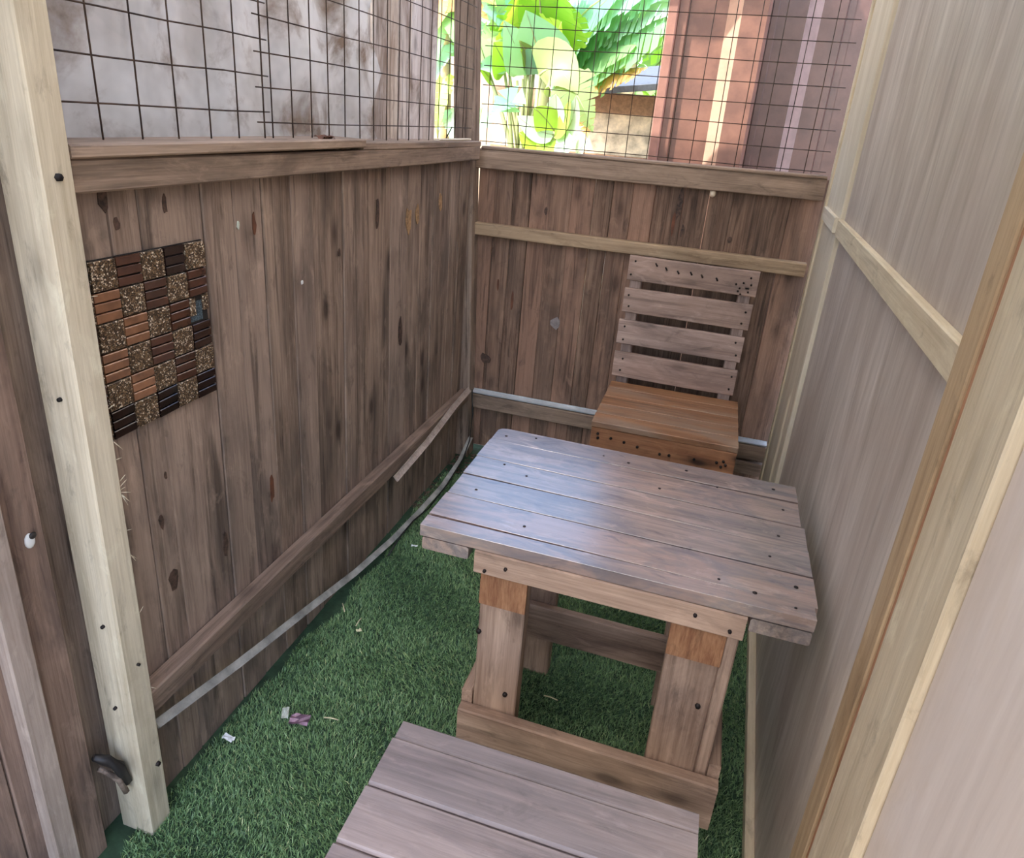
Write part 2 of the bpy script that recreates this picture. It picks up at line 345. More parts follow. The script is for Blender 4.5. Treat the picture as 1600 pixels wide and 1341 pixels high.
# boards of the same wall on the camera side of the post
for y0, y1, dx in ((.612, .676, 0), (.54, .610, 0), (.44, .538, -.002), (.34, .438, 0), (.24, .338, 0)):
    board('board', (-.944+dx, (y0+y1)/2, 0), (-.944+dx, (y0+y1)/2, 2.1), (1, 0, 0), y1-y0, .018, M['outer_board'], wl_, .002, 3, .001)
box('batten', (-.934, .566, 0), (-.910, .606, 2.1), M['grey_batten'], wl_, 'z')
box('backing_board', (-.985, .2, 0), (-.966, .76, 2.1), M['corner'], wl_, 'z')

# ---- back wall
wb = empty('wall_back', (-.3, YB, 0), kind='structure')
xs = [-.915, -.847, -.774, -.705, -.625, -.543, -.458, -.392, -.316, -.235, -.132, -.047, .035, .132, .228, .335]
for i in range(len(xs)-1):
    g = .0018 if i in (7, 8) else .0008
    x0, x1 = xs[i]+g, xs[i+1]-g*.4
    dy = random.uniform(-.001, .003)
    board('board', ((x0+x1)/2, YB+.009+dy, .03), ((x0+x1)/2+random.uniform(-.002, .002), YB+.009+dy, 1.285), (0, -1, 0), x1-x0, .018, M['back_board'], wb, .002, 3, .0012)
board('top_rail', (-.935, YB-.016, 1.247), (.322, YB-.016, 1.252), (0, -1, 0), .070, .032, M['rail'], wb, .003, 3, .001)
board('top_cap', (-.90, YB-.004, 1.286), (.322, YB-.004, 1.293), (0, 0, 1), .062, .012, M['rail'], wb, .003, 3, .001)
board('middle_rail', (-.985, YB-.018, .983), (.320, YB-.018, .981), (0, -1, 0), .047, .036, M['pale_rail'], wb, .003, 4, .0014)
nail_at((-.972, YB-.037, .984), (0, -1, 0), wb, .006)
board('bottom_rail', (-.90, YB-.018, .252), (.335, YB-.018, .256), (0, -1, 0), .062, .036, M['rail'], wb, .003, 3, .001)
board('lower_board', (.10, YB-.012, .185), (.335, YB-.012, .182), (0, -1, 0), .055, .022, M['rail'], wb, .003, 2)

# ---- right wall, a hair out of square; local frame: origin on its face at the far panel seam
RZ = -.0328
wr = empty('wall_right', (.332, 2.11, 0), kind='structure', rz=RZ)
RM = WM['wall_right']
def rbox(name, y0, y1, z0, z1, x0, x1, mat, axis='z', ch=.002):
    """piece on the right wall: y along it (0 at the seam, minus towards the door), x0..x1 proud of the face (minus is into the stall)"""
    lo, hi = Vector((x0, y0, z0)), Vector((x1, y1, z1)); c = (lo+hi)/2; d = hi-lo
    e = {'y': Vector((0, 1, 0)), 'z': Vector((0, 0, 1))}[axis]
    a, b = RM @ (c-e*(d.y if axis == 'y' else d.z)/2), RM @ (c+e*(d.y if axis == 'y' else d.z)/2)
    nrm = RM.to_3x3() @ Vector((-1, 0, 0))
    return board(name, a, b, nrm, d.z if axis == 'y' else d.y, d.x, mat, wr, ch)
rbox('panel', -1.32, -.001, .0, 2.15, 0, .012, M['ply'])
rbox('panel', .0, .405, .0, 2.15, -.012, .002, M['pale_ply'])
rbox('corner_batten', .408, .455, .0, 2.15, -.018, .004, M['batten'])
rbox('batten', -1.305, -.004, 1.161, 1.207, -.016, 0, M['batten'], 'y')
rbox('batten', .006, .36, 1.168, 1.210, -.024, -.012, M['pale_ply'], 'y')
rbox('batten', -1.362, -1.308, 0, 2.15, -.022, .004, M['ochre'])
rbox('batten', -1.398, -1.363, 0, 2.15, -.019, .004, M['orange'])
rbox('post', -1.520, -1.404, 0, 2.15, -.030, .02, M['batten'])
rbox('panel', -2.0, -1.523, 0, 2.15, -.020, -.006, M['white_ply'])
rbox('base_batten', -1.30, .40, 0, .035, -.020, 0, M['batten'], 'y')

# ---- roof over the stall (unseen, added to block sun and spread soft light)
roof = empty('added_roof', (-.3, 1.2, 2.3), kind='structure')
for k in range(8):
    y0 = -.42+k*.368
    board('added_roof_sheet', (-.55 if k < 5 else -.99, y0+.19, 2.30), (.75, y0+.19, 2.24), (0, 0, 1), .44, .006, M['roof_diffuser'], roof, .001, 2, 0, 0, .004*(k % 2))
board('shade_board', (-.95, 2.94, 2.37), (.30, 2.94, 2.37), (0, 0, 1), .28, .02, M['shade_tin'], roof, .002, 2)  # added unseen board; casts the shadow on the red container's top

# ================================================================== WIRE MESH (three panels of welded wire)
def wire_panel(name, label, verts, hors, p2w, lo, hi, zlo, zhi, sag=.002):
    root = empty(name, p2w(lo, zlo), label, 'wire mesh', 'welded wire panels over the walls')
    for v in verts:
        j = lambda: random.uniform(-sag, sag)
        v2 = v+random.uniform(-.004, .004)
        tube('wire', [p2w(v, zlo), p2w((v+v2)/2+j(), (zlo+zhi)/2), p2w(v2, zhi)], .0015, M['wire'], root, 5)
    for h in hors:
        pts = [p2w(lo, h)+Vector((0, 0, 0))]
        for f in (.25, .5, .75): pts.append(p2w(lo+(hi-lo)*f, h+random.uniform(-sag, sag)))
        pts.append(p2w(hi, h))
        tube('wire', pts, .0015, M['wire'], root, 5)
    return root
pl = lambda y, z: Vector((-.934, y, z)); pl2 = lambda y, z: Vector((-.930, y, z)); pb = lambda x, z: Vector((x, YB+.012, z))
wire_panel('wire_mesh_panel', 'rusty welded wire panel above the left sill, nearest the pale entry post', [.811, .889, .968, 1.05, 1.133, 1.213, 1.296], [1.372, 1.440, 1.507, 1.573, 1.640, 1.706, 1.772], pl, .775, 1.315, 1.312, 1.81)
wire_panel('wire_mesh_panel', 'rusty welded wire panel above the left sill, in its far half', [1.29, 1.318, 1.391, 1.466, 1.540, 1.615, 1.690, 1.765, 1.84, 1.912, 1.985, 2.06, 2.135, 2.21, 2.285, 2.36, 2.435], [1.352, 1.418, 1.483, 1.549, 1.614, 1.680, 1.746, 1.812], pl2, 1.268, 2.52, 1.310, 1.84)
wire_panel('wire_mesh_panel', 'rusty welded wire panel over the back wall in front of the plants', [-.899+.0765*i for i in range(16)], [1.308+.0657*i for i in range(9)], pb, -.925, .318, 1.296, 1.86)

# ================================================================== TURF
def turf():
    N = 230000
    x = rng.uniform(-.905, .30, N); y = .60+(2.585-.60)*rng.power(1.0, N)**1.12
    keep = ~((y > 1.9) & (x > -.45) & (rng.random(N) < .6)); x, y = x[keep], y[keep]; n = len(x)
    edge = -.893+.02*np.sin(y*5)+.012*np.sin(y*23)
    keep = (x > edge) & ~((y > 2.35) & (x < -.80)); x, y = x[keep], y[keep]; n = len(x)
    h = rng.uniform(.007, .014, n); a = rng.uniform(0, 2*np.pi, n); lean = rng.uniform(.2, 1.1, n)*h
    clump = np.sin(x*9+np.sin(y*7)*2)*.5+np.sin(y*13+x*5)*.5
    lx = np.cos(a)*lean-.004*clump; ly = np.sin(a)*lean+.003*np.cos(clump*3)
    b = rng.uniform(0, 2*np.pi, n); w = rng.uniform(.0007, .0012, n); wx, wy = np.cos(b)*w, np.sin(b)*w
    V = np.zeros((n, 5, 3))
    V[:, 0] = np.stack([x-wx, y-wy, np.zeros(n)], 1); V[:, 1] = np.stack([x+wx, y+wy, np.zeros(n)], 1)
    mx, my, mz = x+lx*.35, y+ly*.35, h*.62
    V[:, 2] = np.stack([mx+wx*.8, my+wy*.8, mz], 1); V[:, 3] = np.stack([mx-wx*.8, my-wy*.8, mz], 1)
    V[:, 4] = np.stack([x+lx, y+ly, h*.95], 1)
    me = bpy.data.meshes.new('turf')
    base = np.arange(n)[:, None]*5
    loops = np.concatenate([base+np.array([0, 1, 2, 3]), base+np.array([3, 2, 4])], 1).astype(np.int32).ravel()
    starts = np.stack([np.arange(n)*7, np.arange(n)*7+4], 1).astype(np.int32).ravel()
    me.vertices.add(n*5); me.vertices.foreach_set('co', V.astype(np.float32).ravel())
    me.loops.add(n*7); me.loops.foreach_set('vertex_index', loops)
    me.polygons.add(n*2); me.polygons.foreach_set('loop_start', starts)
    me.update(calc_edges=True); me.validate()
    at = me.attributes.new('tint', 'FLOAT', 'POINT')
    tint = np.clip(rng.normal(.45, .2, n)+.08*clump+(rng.random(n) < .04)*.4, 0, 1)
    at.data.foreach_set('value', np.repeat(tint, 5).astype(np.float32))
    o = link('artificial_grass', me, M['turf']); tag(o, 'green artificial grass covering the stall floor', 'grass', kind='stuff')
turf()
sb = bmesh.new()
for _ in range(150):
    y = random.uniform(2.05, 2.56); x = -.915+random.uniform(0, .03+.09*max(0, (y-2.2)/.36)); s = random.uniform(.003, .010)
    mt = Matrix.Translation((x, y, s*.3)) @ Matrix.Rotation(random.uniform(0, 3), 4, 'Z') @ Matrix.Diagonal((s, s*.7, s*.5, 1))
    bmesh.ops.create_icosphere(sb, subdivisions=1, radius=1, matrix=mt)
me = bpy.data.meshes.new('grit'); sb.to_mesh(me); sb.free()
tag(link('gravel', me, M['soil']), 'gritty soil and crumbs in the far left floor corner', 'gravel', kind='stuff')

# ================================================================== TABLE
table = empty('table', (-.08, 1.25, 0), 'low wooden pallet-board table with worn grey top standing on the grass', 'table')
ZT = .68
sl = [(1.482, 1.480), (1.407, 1.404), (1.319, 1.299), (1.225, 1.218), (1.136, 1.132), (1.052, 1.040), (1.000, 1.014)]
for i in range(len(sl)-1):
    (la, ra), (lb, rb) = sl[i], sl[i+1]
    a = Vector((-.432+random.uniform(-.004, .004), (la+lb)/2, ZT-.0125)); b = Vector((.269+random.uniform(-.003, .003), (ra+rb)/2, ZT-.0125))
    board('tabletop_board', a, b, (0, 0, 1), (la-lb+ra-rb)/2-.003, .024, M['tabletop'], table, .0004, 3, .0004, 0, random.uniform(-.0003, .0003), .022 if i == 0 else 0)
for x0, x1 in ((-.428, -.335), (.168, .265)):
    box('cleat', (x0, 1.008, ZT-.052), (x1, 1.47, ZT-.026), M['tabletop'], table, 'y')
box('apron', (-.322, 1.006, .604), (.163, 1.030, .654), M['table_frame'], table, 'x')
box('apron', (-.322, 1.455, .604), (.163, 1.475, .654), M['table_frame'], table, 'x')
def leg(x0, x1, y0, y1, blk):
    g = box('leg', (x0, y0, .0), (x1, y1, .652), M['table_frame'], table, 'z')
    if blk: box('block', (x0-.001, y0-.004, .520), (x1+.001, y0+.004, .604), M['table_block'], g, 'z', .001)
    return g
leg(-.313, -.222, 1.032, 1.075, True); leg(.046, .140, 1.032, 1.075, True)
leg(-.313, -.228, 1.425, 1.465, False); leg(.052, .140, 1.425, 1.465, False)
box('side_board', (.141, 1.036, 0), (.163, 1.072, .62), M['table_frame'], table, 'z')
box('stretcher', (-.336, 1.006, .150), (.186, 1.031, .262), M['table_frame'], table, 'x')
box('stretcher', (-.312, 1.402, .135), (.163, 1.424, .238), M['table_frame'], table, 'x')
box('stretcher', (-.338, 1.032, .190), (-.315, 1.47, .292), M['table_frame'], table, 'y')
box('stretcher', (.164, 1.032, .190), (.186, 1.47, .292), M['table_frame'], table, 'y')

# ================================================================== SLATTED CHAIR
chair = empty('chair', (-.05, 2.3, 0), 'slatted wooden chair with orange brown box seat against the back wall', 'chair')
for zt, zb, dx in ((.968, .878, .004), (.850, .757, .002), (.728, .634, -.003), (.602, .503, -.003)):
    s = board('backrest_slat', (-.286+dx, 2.492, (zt+zb)/2+.002), (.166+dx, 2.492, (zt+zb)/2+.001), (0, -1, 0), zt-zb, .018, M['slat'], chair, .003, 3, .0012)
    for xx in (-.262, .143):
        for zz in (.25, .75): nail_at((xx+random.uniform(-.008, .008), 2.483, zb+(zt-zb)*zz+random.uniform(-.008, .008)), (0, -1, 0), s, .0044)
    if zt > .95:
        tops = [(-.182, .945), (-.146, .935), (-.103, .928), (-.058, .930), (-.020, .926), (.032, .922)]
        for xx, zz in tops:
            tube('bent_nail', [(xx, 2.484, zz), (xx+.002, 2.474, zz+.001), (xx-.004, 2.470, zz+.011)], .0030, M['nail'], s, 5)
        for xx, zz in ((.098, .918), (.112, .905), (.122, .925), (.108, .894), (.134, .908), (.148, .921), (.118, .885), (.142, .895)):
            nail_at((xx, 2.483, zz), (0, -1, 0), s, .0042)
for x0 in (-.272, .112):
    box('upright', (x0, 2.502, 0), (x0+.042, 2.54, .955), M['slat'], chair, 'z')
yy = [2.068, 2.150, 2.236, 2.322, 2.410, 2.484]
for i in range(5):
    board('seat_board', (-.285, (yy[i]+yy[i+1])/2, .474), (.186, (yy[i]+yy[i+1])/2+.006, .474), (0, 0, 1), yy[i+1]-yy[i]-.001, .020, M['seat'], chair, .002, 2, .0004)
fb = box('front_board', (-.283, 2.074, .352), (.186, 2.096, .463), M['seat_front'], chair, 'x')
for xx, zz in ((-.26, .44), (-.258, .425), (-.215, .432), (-.17, .427), (-.125, .42), (-.05, .41), (-.02, .412), (.06, .415), (.13, .42), (.145, .408), (.158, .417), (.15, .428)):
    nail_at((xx, 2.073, zz), (0, -1, 0), fb, .0055)
box('side_board', (-.283, 2.097, .352), (-.263, 2.50, .463), M['seat_front'], chair, 'y'); box('side_board', (.166, 2.097, .352), (.186, 2.50, .463), M['seat_front'], chair, 'y')
for x0 in (-.262, .115): box('leg', (x0, 2.097, 0), (x0+.05, 2.135, .463), M['seat_front'], chair, 'z')

# ================================================================== STOOL
stool = empty('stool', (-.12, .55, 0), 'grey wooden stool with worn plank seat in front of the table, cut by the frame', 'stool')
ys = [.765, .728, .64, .55, .46, .37]
for i in range(5):
    board('seat_board', (-.345, (ys[i]+ys[i+1])/2, .470-(.004 if i == 0 else 0)), (.125, (ys[i]+ys[i+1])/2+.006, .470-(.004 if i == 0 else 0)), (0, 0, 1), ys[i]-ys[i+1]-.0025, .022, M['stool'], stool, .004, 2, .001)
box('front_board', (-.335, .735, .34), (.115, .756, .458), M['stool'], stool, 'x'); box('front_board', (-.335, .38, .34), (.115, .40, .458), M['stool'], stool, 'x')
box('side_board', (-.335, .40, .34), (-.315, .735, .458), M['stool'], stool, 'y'); box('side_board', (.095, .40, .34), (.115, .735, .458), M['stool'], stool, 'y')
for x0 in (-.314, .045):
    for y0 in (.402, .695): box('leg', (x0, y0, 0), (x0+.05, y0+.04, .458), M['stool'], stool, 'z')

# ================================================================== MOSAIC TILES ON THE LEFT WALL
mos = empty('mosaic_tile_sheet', (XW, .91, .99), 'square mosaic sheet of gold granule and brown glass tiles stuck on left wall', 'tile')
y1e, z1e, P = 1.062, 1.144, .0508
box('backing', (XW+.0005, y1e-6*P, z1e-6*P), (XW+.003, y1e, z1e), M['grout'], mos, 'y', .0005)
gold_me = board_mesh(P-.003, P-.003, .007, .0012, 1); gold_me.materials.append(M['gold'])
strip_me = {}
for k in ('copper', 'dark_copper', 'glint_copper'):
    strip_me[k] = board_mesh(P-.003, P/3-.0022, .007, .0012, 1); strip_me[k].materials.append(M[k])
R3 = Matrix(((0, 0, 1, 0), (1, 0, 0, 0), (0, 1, 0, 0), (0, 0, 0, 1)))       # local x->Y, y->Z, z->X
for c in range(6):
    for r in range(6):
        yc, zc = y1e-(c+.5)*P, z1e-(r+.5)*P
        tilt = lambda a: Matrix.Rotation(random.uniform(-a, a), 4, 'Y') @ Matrix.Rotation(random.uniform(-a, a), 4, 'Z')
        if c == 0 and r == 2:                       # a missing tile: the blue net backing shows
            box('net_patch', (XW+.003, yc-P*.42, zc-P*.46), (XW+.0042, yc+P*.2, zc+P*.3), M['mesh_back'], mos, 'y', .0003)
            box('gold_tile', (XW+.003, yc+P*.2, zc-P*.1), (XW+.009, yc+P*.47, zc+P*.47), M['gold'], mos, 'z', .001)
            box('gold_tile', (XW+.003, yc-P*.47, zc-P*.2), (XW+.009, yc-P*.2, zc+P*.47), M['gold'], mos, 'z', .001)
        elif (r+c) % 2 == 0:
            link('gold_tile', gold_me, None, mos, Matrix.Translation((XW+.0062, yc, zc)) @ tilt(.012) @ R3)
        else:
            k = 'dark_copper' if (r == 5 or (c, r) in ((5, 0), (1, 0), (0, 3))) else 'glint_copper' if (c, r) in ((4, 1), (3, 2), (4, 3), (3, 4)) else 'copper'
            tl = tilt(.05)
            for q in range(3):
                link('glass_tile', strip_me[k], None, mos, Matrix.Translation((XW+.0062, yc, zc+(1-q)*P/3)) @ tl @ R3)

# ================================================================== STRIPS, CABLE, SMALL THINGS
def strip(name, pts, nrms, w, t, mat, label, cat):
    """a thin bent strip through pts; nrms gives its flat side"""
    pts = [Vector(p) for p in pts]; vs, fs = [], []
    for i, p in enumerate(pts):
        d = (pts[min(i+1, len(pts)-1)]-pts[max(i-1, 0)]).normalized(); nn = Vector(nrms[i] if isinstance(nrms, list) else nrms)
        nn = (nn-d*nn.dot(d)).normalized(); s = nn.cross(d)
        # a shallow channel: flat web with two little lips
        for u, v in ((-.5, 0), (-.5, 1.8), (-.36, 1.8), (-.36, 1), (.36, 1), (.36, 1.8), (.5, 1.8), (.5, 0)): vs.append(tuple(p-pts[0]+s*(u*w)+nn*(v*t)))
        if i:
            for k in range(8): fs.append(((i-1)*8+k, (i-1)*8+(k+1) % 8, i*8+(k+1) % 8, i*8+k))
    fs.append(tuple(range(7, -1, -1))); fs.append(tuple(range(len(pts)*8-8, len(pts)*8)))
    me = bpy.data.meshes.new(name); me.from_pydata(vs, [], fs); me.update()
    return tag(link(name, me, mat, None, Matrix.Translation(pts[0])), label, cat)
up = Vector((0, 0, 1))
strip('metal_strip', [(-.890, .785, .226), (-.888, 1.02, .168), (-.884, 1.29, .113), (-.880, 1.55, .058), (-.872, 1.78, .030), (-.862, 2.0, .024), (-.858, 2.2, .022), (-.862, 2.4, .038), (-.868, 2.545, .085)],
      [(.75, 0, .66)]*4+[(.6, 0, .8)]+[(.35, 0, .94)]*4, .019, .003, M['dull_metal'], 'long dull metal edging strip sagging along the foot of the left wall', 'metal strip')
strip('metal_channel', [(-.885, YB-.019, .292), (-.3, YB-.019, .294), (.330, YB-.019, .296)], (0, -.25, .97), .030, .003, M['strip_metal'], 'shiny aluminium channel lying on the bottom rail of the back wall', 'metal channel')
strip('trim_strip', [(-.868, 1.80, .262), (-.862, 2.05, .290), (-.866, 2.30, .322), (-.872, 2.50, .328)], (.8, 0, .6), .022, .004, M['grey_batten'], 'short grey cover strip hanging loose under the left bottom rail', 'trim strip')
cb = [(-.862, 2.51, .325), (-.850, 2.50, .22), (-.846, 2.47, .11), (-.846, 2.40, .055), (-.836, 2.2, .040), (-.834, 2.02, .036), (-.842, 1.9, .05), (-.852, 1.82, .035), (-.850, 1.72, .018)]
tag(tube('cable', cb, .0028, M['cable'], None, 6), 'thin black cable hanging from the far left corner down to the grass', 'cable')
# peg on the back top rail
def ball(name, p, r, mat, scl=(1, 1, 1), parent=None, sub=2):
    bm = bmesh.new(); bmesh.ops.create_icosphere(bm, subdivisions=sub, radius=r, matrix=Matrix.Diagonal((*scl, 1)))
    me = bpy.data.meshes.new(name); bm.to_mesh(me); bm.free()
    for q in me.polygons: q.use_smooth = True
    return link(name, me, mat, parent, Matrix.Translation(Vector(p)))
tag(ball('wall_peg', (-.036, YB-.012, 1.204), .0135, M['knob'], (.85, 1.2, 1)), 'small pale round peg under the top rail of the back wall', 'peg')
# white and dark plug in the near left board
plug = empty('screw_cap', (-.934, .651, .735), 'white and black screw cap on the left board beside the pale post', 'screw cap')
ball('white_cap', (-.933, .650, .732), .011, M['plastic_white'], (.35, .8, 1.25), plug); ball('dark_cap', (-.930, .654, .740), .006, M['plastic_dark'], (.5, 1, 1), plug)
nail_at((-.869, .745, 1.277), (1, 0, 0), wl_, .0065); nail_at((-.869, .748, .42), (1, 0, 0), wl_, .0035); nail_at((-.869, .757, .16), (1, 0, 0), wl_, .006)
nail_at((-.905, .719, .95), (0, -1, 0), wl_, .004); nail_at((-.90, .719, .52), (0, -1, 0), wl_, .004); nail_at((-.905, .719, .33), (0, -1, 0), wl_, .004)
# nail heads, knots and scars on the boards
for xx, yy in ((-.40, 1.44), (-.36, 1.30), (-.33, 1.46), (-.16, 1.44), (-.10, 1.43), (.03, 1.45), (.10, 1.40), (.22, 1.445), (.235, 1.36), (-.38, 1.17), (-.30, 1.27), (.20, 1.17), (.24, 1.09), (.22, 1.25), (.11, 1.06), (-.02, 1.34), (-.25, 1.08), (.17, 1.045), (.235, 1.03)):
    nail_at((xx, yy, ZT-.0003), (0, 0, 1), table, random.uniform(.003, .0055), L_=.0006)
for xx, zz in ((-.30, .615), (-.26, .63), (.08, .635), (.14, .62)): nail_at((xx, 1.0055, zz), (0, -1, 0), table, .004)
for p in ((-.31, 1.031, .45), (-.245, 1.031, .31), (.12, 1.031, .42)): nail_at(p, (0, -1, 0), table, .006)
def mark(name, p, u, v, nrm, w, h, mat, parent):
    """a scar or scab on a board: an irregular flat chip"""
    u, v, nrm, p = Vector(u), Vector(v), Vector(nrm), Vector(p); k = 9; vs = []
    for lift in (-.001, .0012):
        for i in range(k):
            a = 2*math.pi*i/k; q = random.uniform(.7, 1.15) if lift < 0 else q0[i]
            if lift < 0: q0 = (q0 if i else []) + [q]
            vs.append(tuple(u*(math.cos(a)*w*.5*q)+v*(math.sin(a)*h*.5*q)+nrm*lift))
    fs = [tuple(range(k-1, -1, -1)), tuple(range(k, 2*k))]+[(i, (i+1) % k, k+(i+1) % k, k+i) for i in range(k)]
    me = bpy.data.meshes.new(name); me.from_pydata(vs, [], fs); me.update()
    return link(name, me, mat, parent, Matrix.Translation(p))
lw = ((0, 1, 0), (0, 0, 1), (1, 0, 0))
for px_, py_, w, h, m in ((397, 352, .012, .05, 'rust_leaf'), (425, 765, .016, .07, 'rust_leaf'), (638, 345, .045, .085, 'scar'), (652, 335, .03, .06, 'scar'), (688, 315, .035, .07, 'scar'), (472, 441, .008, .012, 'plastic_white'), (372, 352, .008, .016, 'paper'),
                          (160, 310, .02, .05, 'knot'), (182, 350, .012, .022, 'knot'), (257, 320, .01, .034, 'knot'), (252, 815, .014, .04, 'knot'), (272, 905, .03, .05, 'knot'), (258, 743, .008, .018, 'knot'), (530, 395, .012, .022, 'knot'), (625, 520, .03, .10, 'knot'), (352, 850, .016, .06, 'knot'), (590, 335, .02, .10, 'knot')):
    mark('scar' if m != 'knot' else 'knot', onx(px_, py_, XW+.0005), *lw, w, h, M[m], wl_)
bw = ((1, 0, 0), (0, 0, 1), (0, -1, 0))
for px_, py_, w, h, m in ((1062, 320, .018, .12, 'knot'), (1052, 350, .012, .10, 'rust_leaf'), (1066, 360, .012, .05, 'knot'), (1140, 375, .02, .03, 'knot'), (853, 330, .014, .03, 'knot'), (800, 470, .012, .09, 'rust_leaf'), (868, 505, .05, .05, 'grey_scuff'), (758, 560, .05, .05, 'knot'), (1032, 640, .02, .05, 'knot'), (778, 445, .008, .05, 'rust_leaf')):
    mark('scar' if m != 'knot' else 'knot', ony(px_, py_, YB-.0025), *bw, w, h, M[m], wb)
for k in range(16):
    z0 = random.choice((random.uniform(.72, .84), random.uniform(.3, 1.2))); d = Vector((random.uniform(0, .008), random.uniform(.004, .012), random.uniform(-.02, .012)))
    p = Vector((-.872, .771, z0)); tube('splinter', [p, p+d*.5, p+d], [.0008, .0007, .0004], M['post'], wl_, 4)
# litter on the grass
def flake(name, p, w, d, mat, rz, label, cat, group=None, seg=4, lift=.006):
    bm = bmesh.new(); bmesh.ops.create_grid(bm, x_segments=seg, y_segments=seg, size=.5)
    for v in bm.verts: v.co = Vector((v.co.x*w, v.co.y*d, random.uniform(-.5, .5)*lift))
    r = bmesh.ops.extrude_face_region(bm, geom=list(bm.faces)); 
    for v in [g for g in r['geom'] if isinstance(g, bmesh.types.BMVert)]: v.co.z += .0006
    bmesh.ops.recalc_face_normals(bm, faces=bm.faces)
    me = bpy.data.meshes.new(name); bm.to_mesh(me); bm.free()
    return tag(link(name, me, mat, None, Matrix.Translation(Vector(p)) @ Matrix.Rotation(rz, 4, 'Z')), label, cat, group)
wrp = flake('wrapper', (-.748, 1.052, .021), .046, .030, M['wrapper'], .25, 'crumpled purple foil wrapper with a pale torn end on the grass', 'wrapper')
pt = flake('torn_end', (-.790, 1.056, .022), .016, .034, M['paper'], .5, None, None); pt.parent = wrp; pt.matrix_parent_inverse = WM[wrp.name].inverted()
flake('paper_scrap', (-.868, .950, .022), .028, .014, M['plastic_white'], -.1, 'small white scrap of wrapper on the grass near the pale post', 'scrap')
flake('paper_scrap', (-.792, 1.80, .022), .022, .010, M['plastic_white'], .2, 'small white scrap on the grass left of the table corner', 'scrap')
for (a, b, lab) in (((-.866, 1.455), (-.842, 1.425), 'short straw stick on the grass, farther left of the two close together'), ((-.785, 1.420), (-.783, 1.385), 'short straw stick on the grass, right of the other straw stick'),
                    ((-.698, 1.078), (-.662, 1.084), 'straw stick on the grass right of the purple wrapper'), ((-.215, 1.338), (-.178, 1.336), 'straw stick on the grass under the table')):
    tag(tube('straw_stick', [(a[0], a[1], .020), ((a[0]+b[0])/2, (a[1]+b[1])/2, .0225), (b[0], b[1], .020)], .0016, M['stick'], None, 5), lab, 'stick')
flake('wood_chip', (-.766, 1.372, .021), .014, .010, M['stick'], .8, 'tiny pale wood chip on the grass beside the straw sticks', 'chip')
# bits on the left sill
flake('dry_leaf', (-.90, 1.47, 1.324), .05, .022, M['rust_leaf'], 1.4, 'curled brown dry leaf lying on the left sill', 'leaf', lift=.012)
sp = board('wood_splinter', (-.925, 2.19, 1.314), (-.90, 2.42, 1.316), (0, 0, 1), .022, .006, M['pale_ply']); tag(sp, 'pale flat splinter lying on the far end of the left sill', 'splinter')
tag(tube('loose_nail', [(-.925, 2.27, 1.318), (-.915, 2.295, 1.355)], .002, M['nail'], None, 5), 'dark loose nail leaning up from the far end of left sill', 'nail')
# dark bracket at the foot of the post
brk = empty('bracket', (-.915, .695, .18), 'dark torn plastic clip at the foot of the pale post', 'clip')
tube('clip_arm', [(-.925, .675, .245), (-.915, .690, .225), (-.905, .705, .195), (-.90, .712, .15)], [.006, .010, .011, .009], M['plastic_dark'], brk, 6)
tube('clip_arm', [(-.925, .680, .21), (-.905, .700, .17), (-.90, .706, .13)], [.005, .007, .006], M['corner'], brk, 6)

# ================================================================== OUTSIDE
# neighbour's limewashed board wall beyond the left mesh
XN = -1.25
yw = empty('board_wall', (XN, 2, 0), 'limewashed plank wall standing beyond the left wire mesh, with unseen height and near boards added', 'wall')
y = -2.4
while y < 2.92:
    w = random.uniform(.085, .115); y2 = min(y+w, 2.935)
    board('board', (XN-.01+random.uniform(-.006, .004), (y+y2)/2, 0), (XN-.01+random.uniform(-.006, .004), (y+y2)/2+random.uniform(-.008, .008), 4.0 if y < 1.55 else 2.9), (1, 0, 0), y2-y-.003, .018, M['yard_board'], yw, .003, 3, .003)  # extra height and near boards are unseen, added to block the sun
    y = y2
def net():
    bm = bmesh.new(); nx, nz = 36, 16; vs = {}
    for i in range(nx+1):
        for j in range(nz+1):
            y = .6+i/nx*1.72; z = 1.15+j/nz*.95
            if i == nx: y += .05*math.sin(j*1.3)
            vs[i, j] = bm.verts.new((XN+.03+.012*math.sin(i*.9+j*.35)+random.uniform(-.004, .004), y, z))
    for i in range(nx):
        for j in range(nz): bm.faces.new((vs[i, j], vs[i+1, j], vs[i+1, j+1], vs[i, j+1]))
    me = bpy.data.meshes.new('net'); bm.to_mesh(me); bm.free()
    for p in me.polygons: p.use_smooth = True
    tag(link('fly_net', me, M['net']), 'dusty pale netting hung on the limewashed plank wall', 'net')
net()

# red corrugated steel container behind the back wall
cont = empty('shipping_container', (.5, 3.12, 0), 'sunlit red oxide corrugated steel container behind the back wire mesh, beside banana leaves', 'container')
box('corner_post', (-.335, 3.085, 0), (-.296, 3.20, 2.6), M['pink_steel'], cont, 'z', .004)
box('corner_web', (-.296, 3.115, 0), (-.258, 3.20, 2.6), M['red_steel'], cont, 'z', .002)
def corr(x, yin=3.145, yout=3.095, par=cont, mat=M['red_steel'], web=M['lit_web'], pitch=.312):
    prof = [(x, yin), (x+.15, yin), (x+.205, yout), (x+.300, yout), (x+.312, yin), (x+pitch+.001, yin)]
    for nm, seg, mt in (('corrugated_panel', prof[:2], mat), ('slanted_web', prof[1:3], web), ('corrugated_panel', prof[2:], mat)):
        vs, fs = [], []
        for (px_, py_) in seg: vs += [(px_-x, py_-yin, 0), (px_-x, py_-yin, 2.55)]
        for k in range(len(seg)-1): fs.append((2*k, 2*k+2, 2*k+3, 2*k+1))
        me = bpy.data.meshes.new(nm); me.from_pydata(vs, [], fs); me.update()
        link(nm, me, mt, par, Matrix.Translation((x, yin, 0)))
corr(-.258)
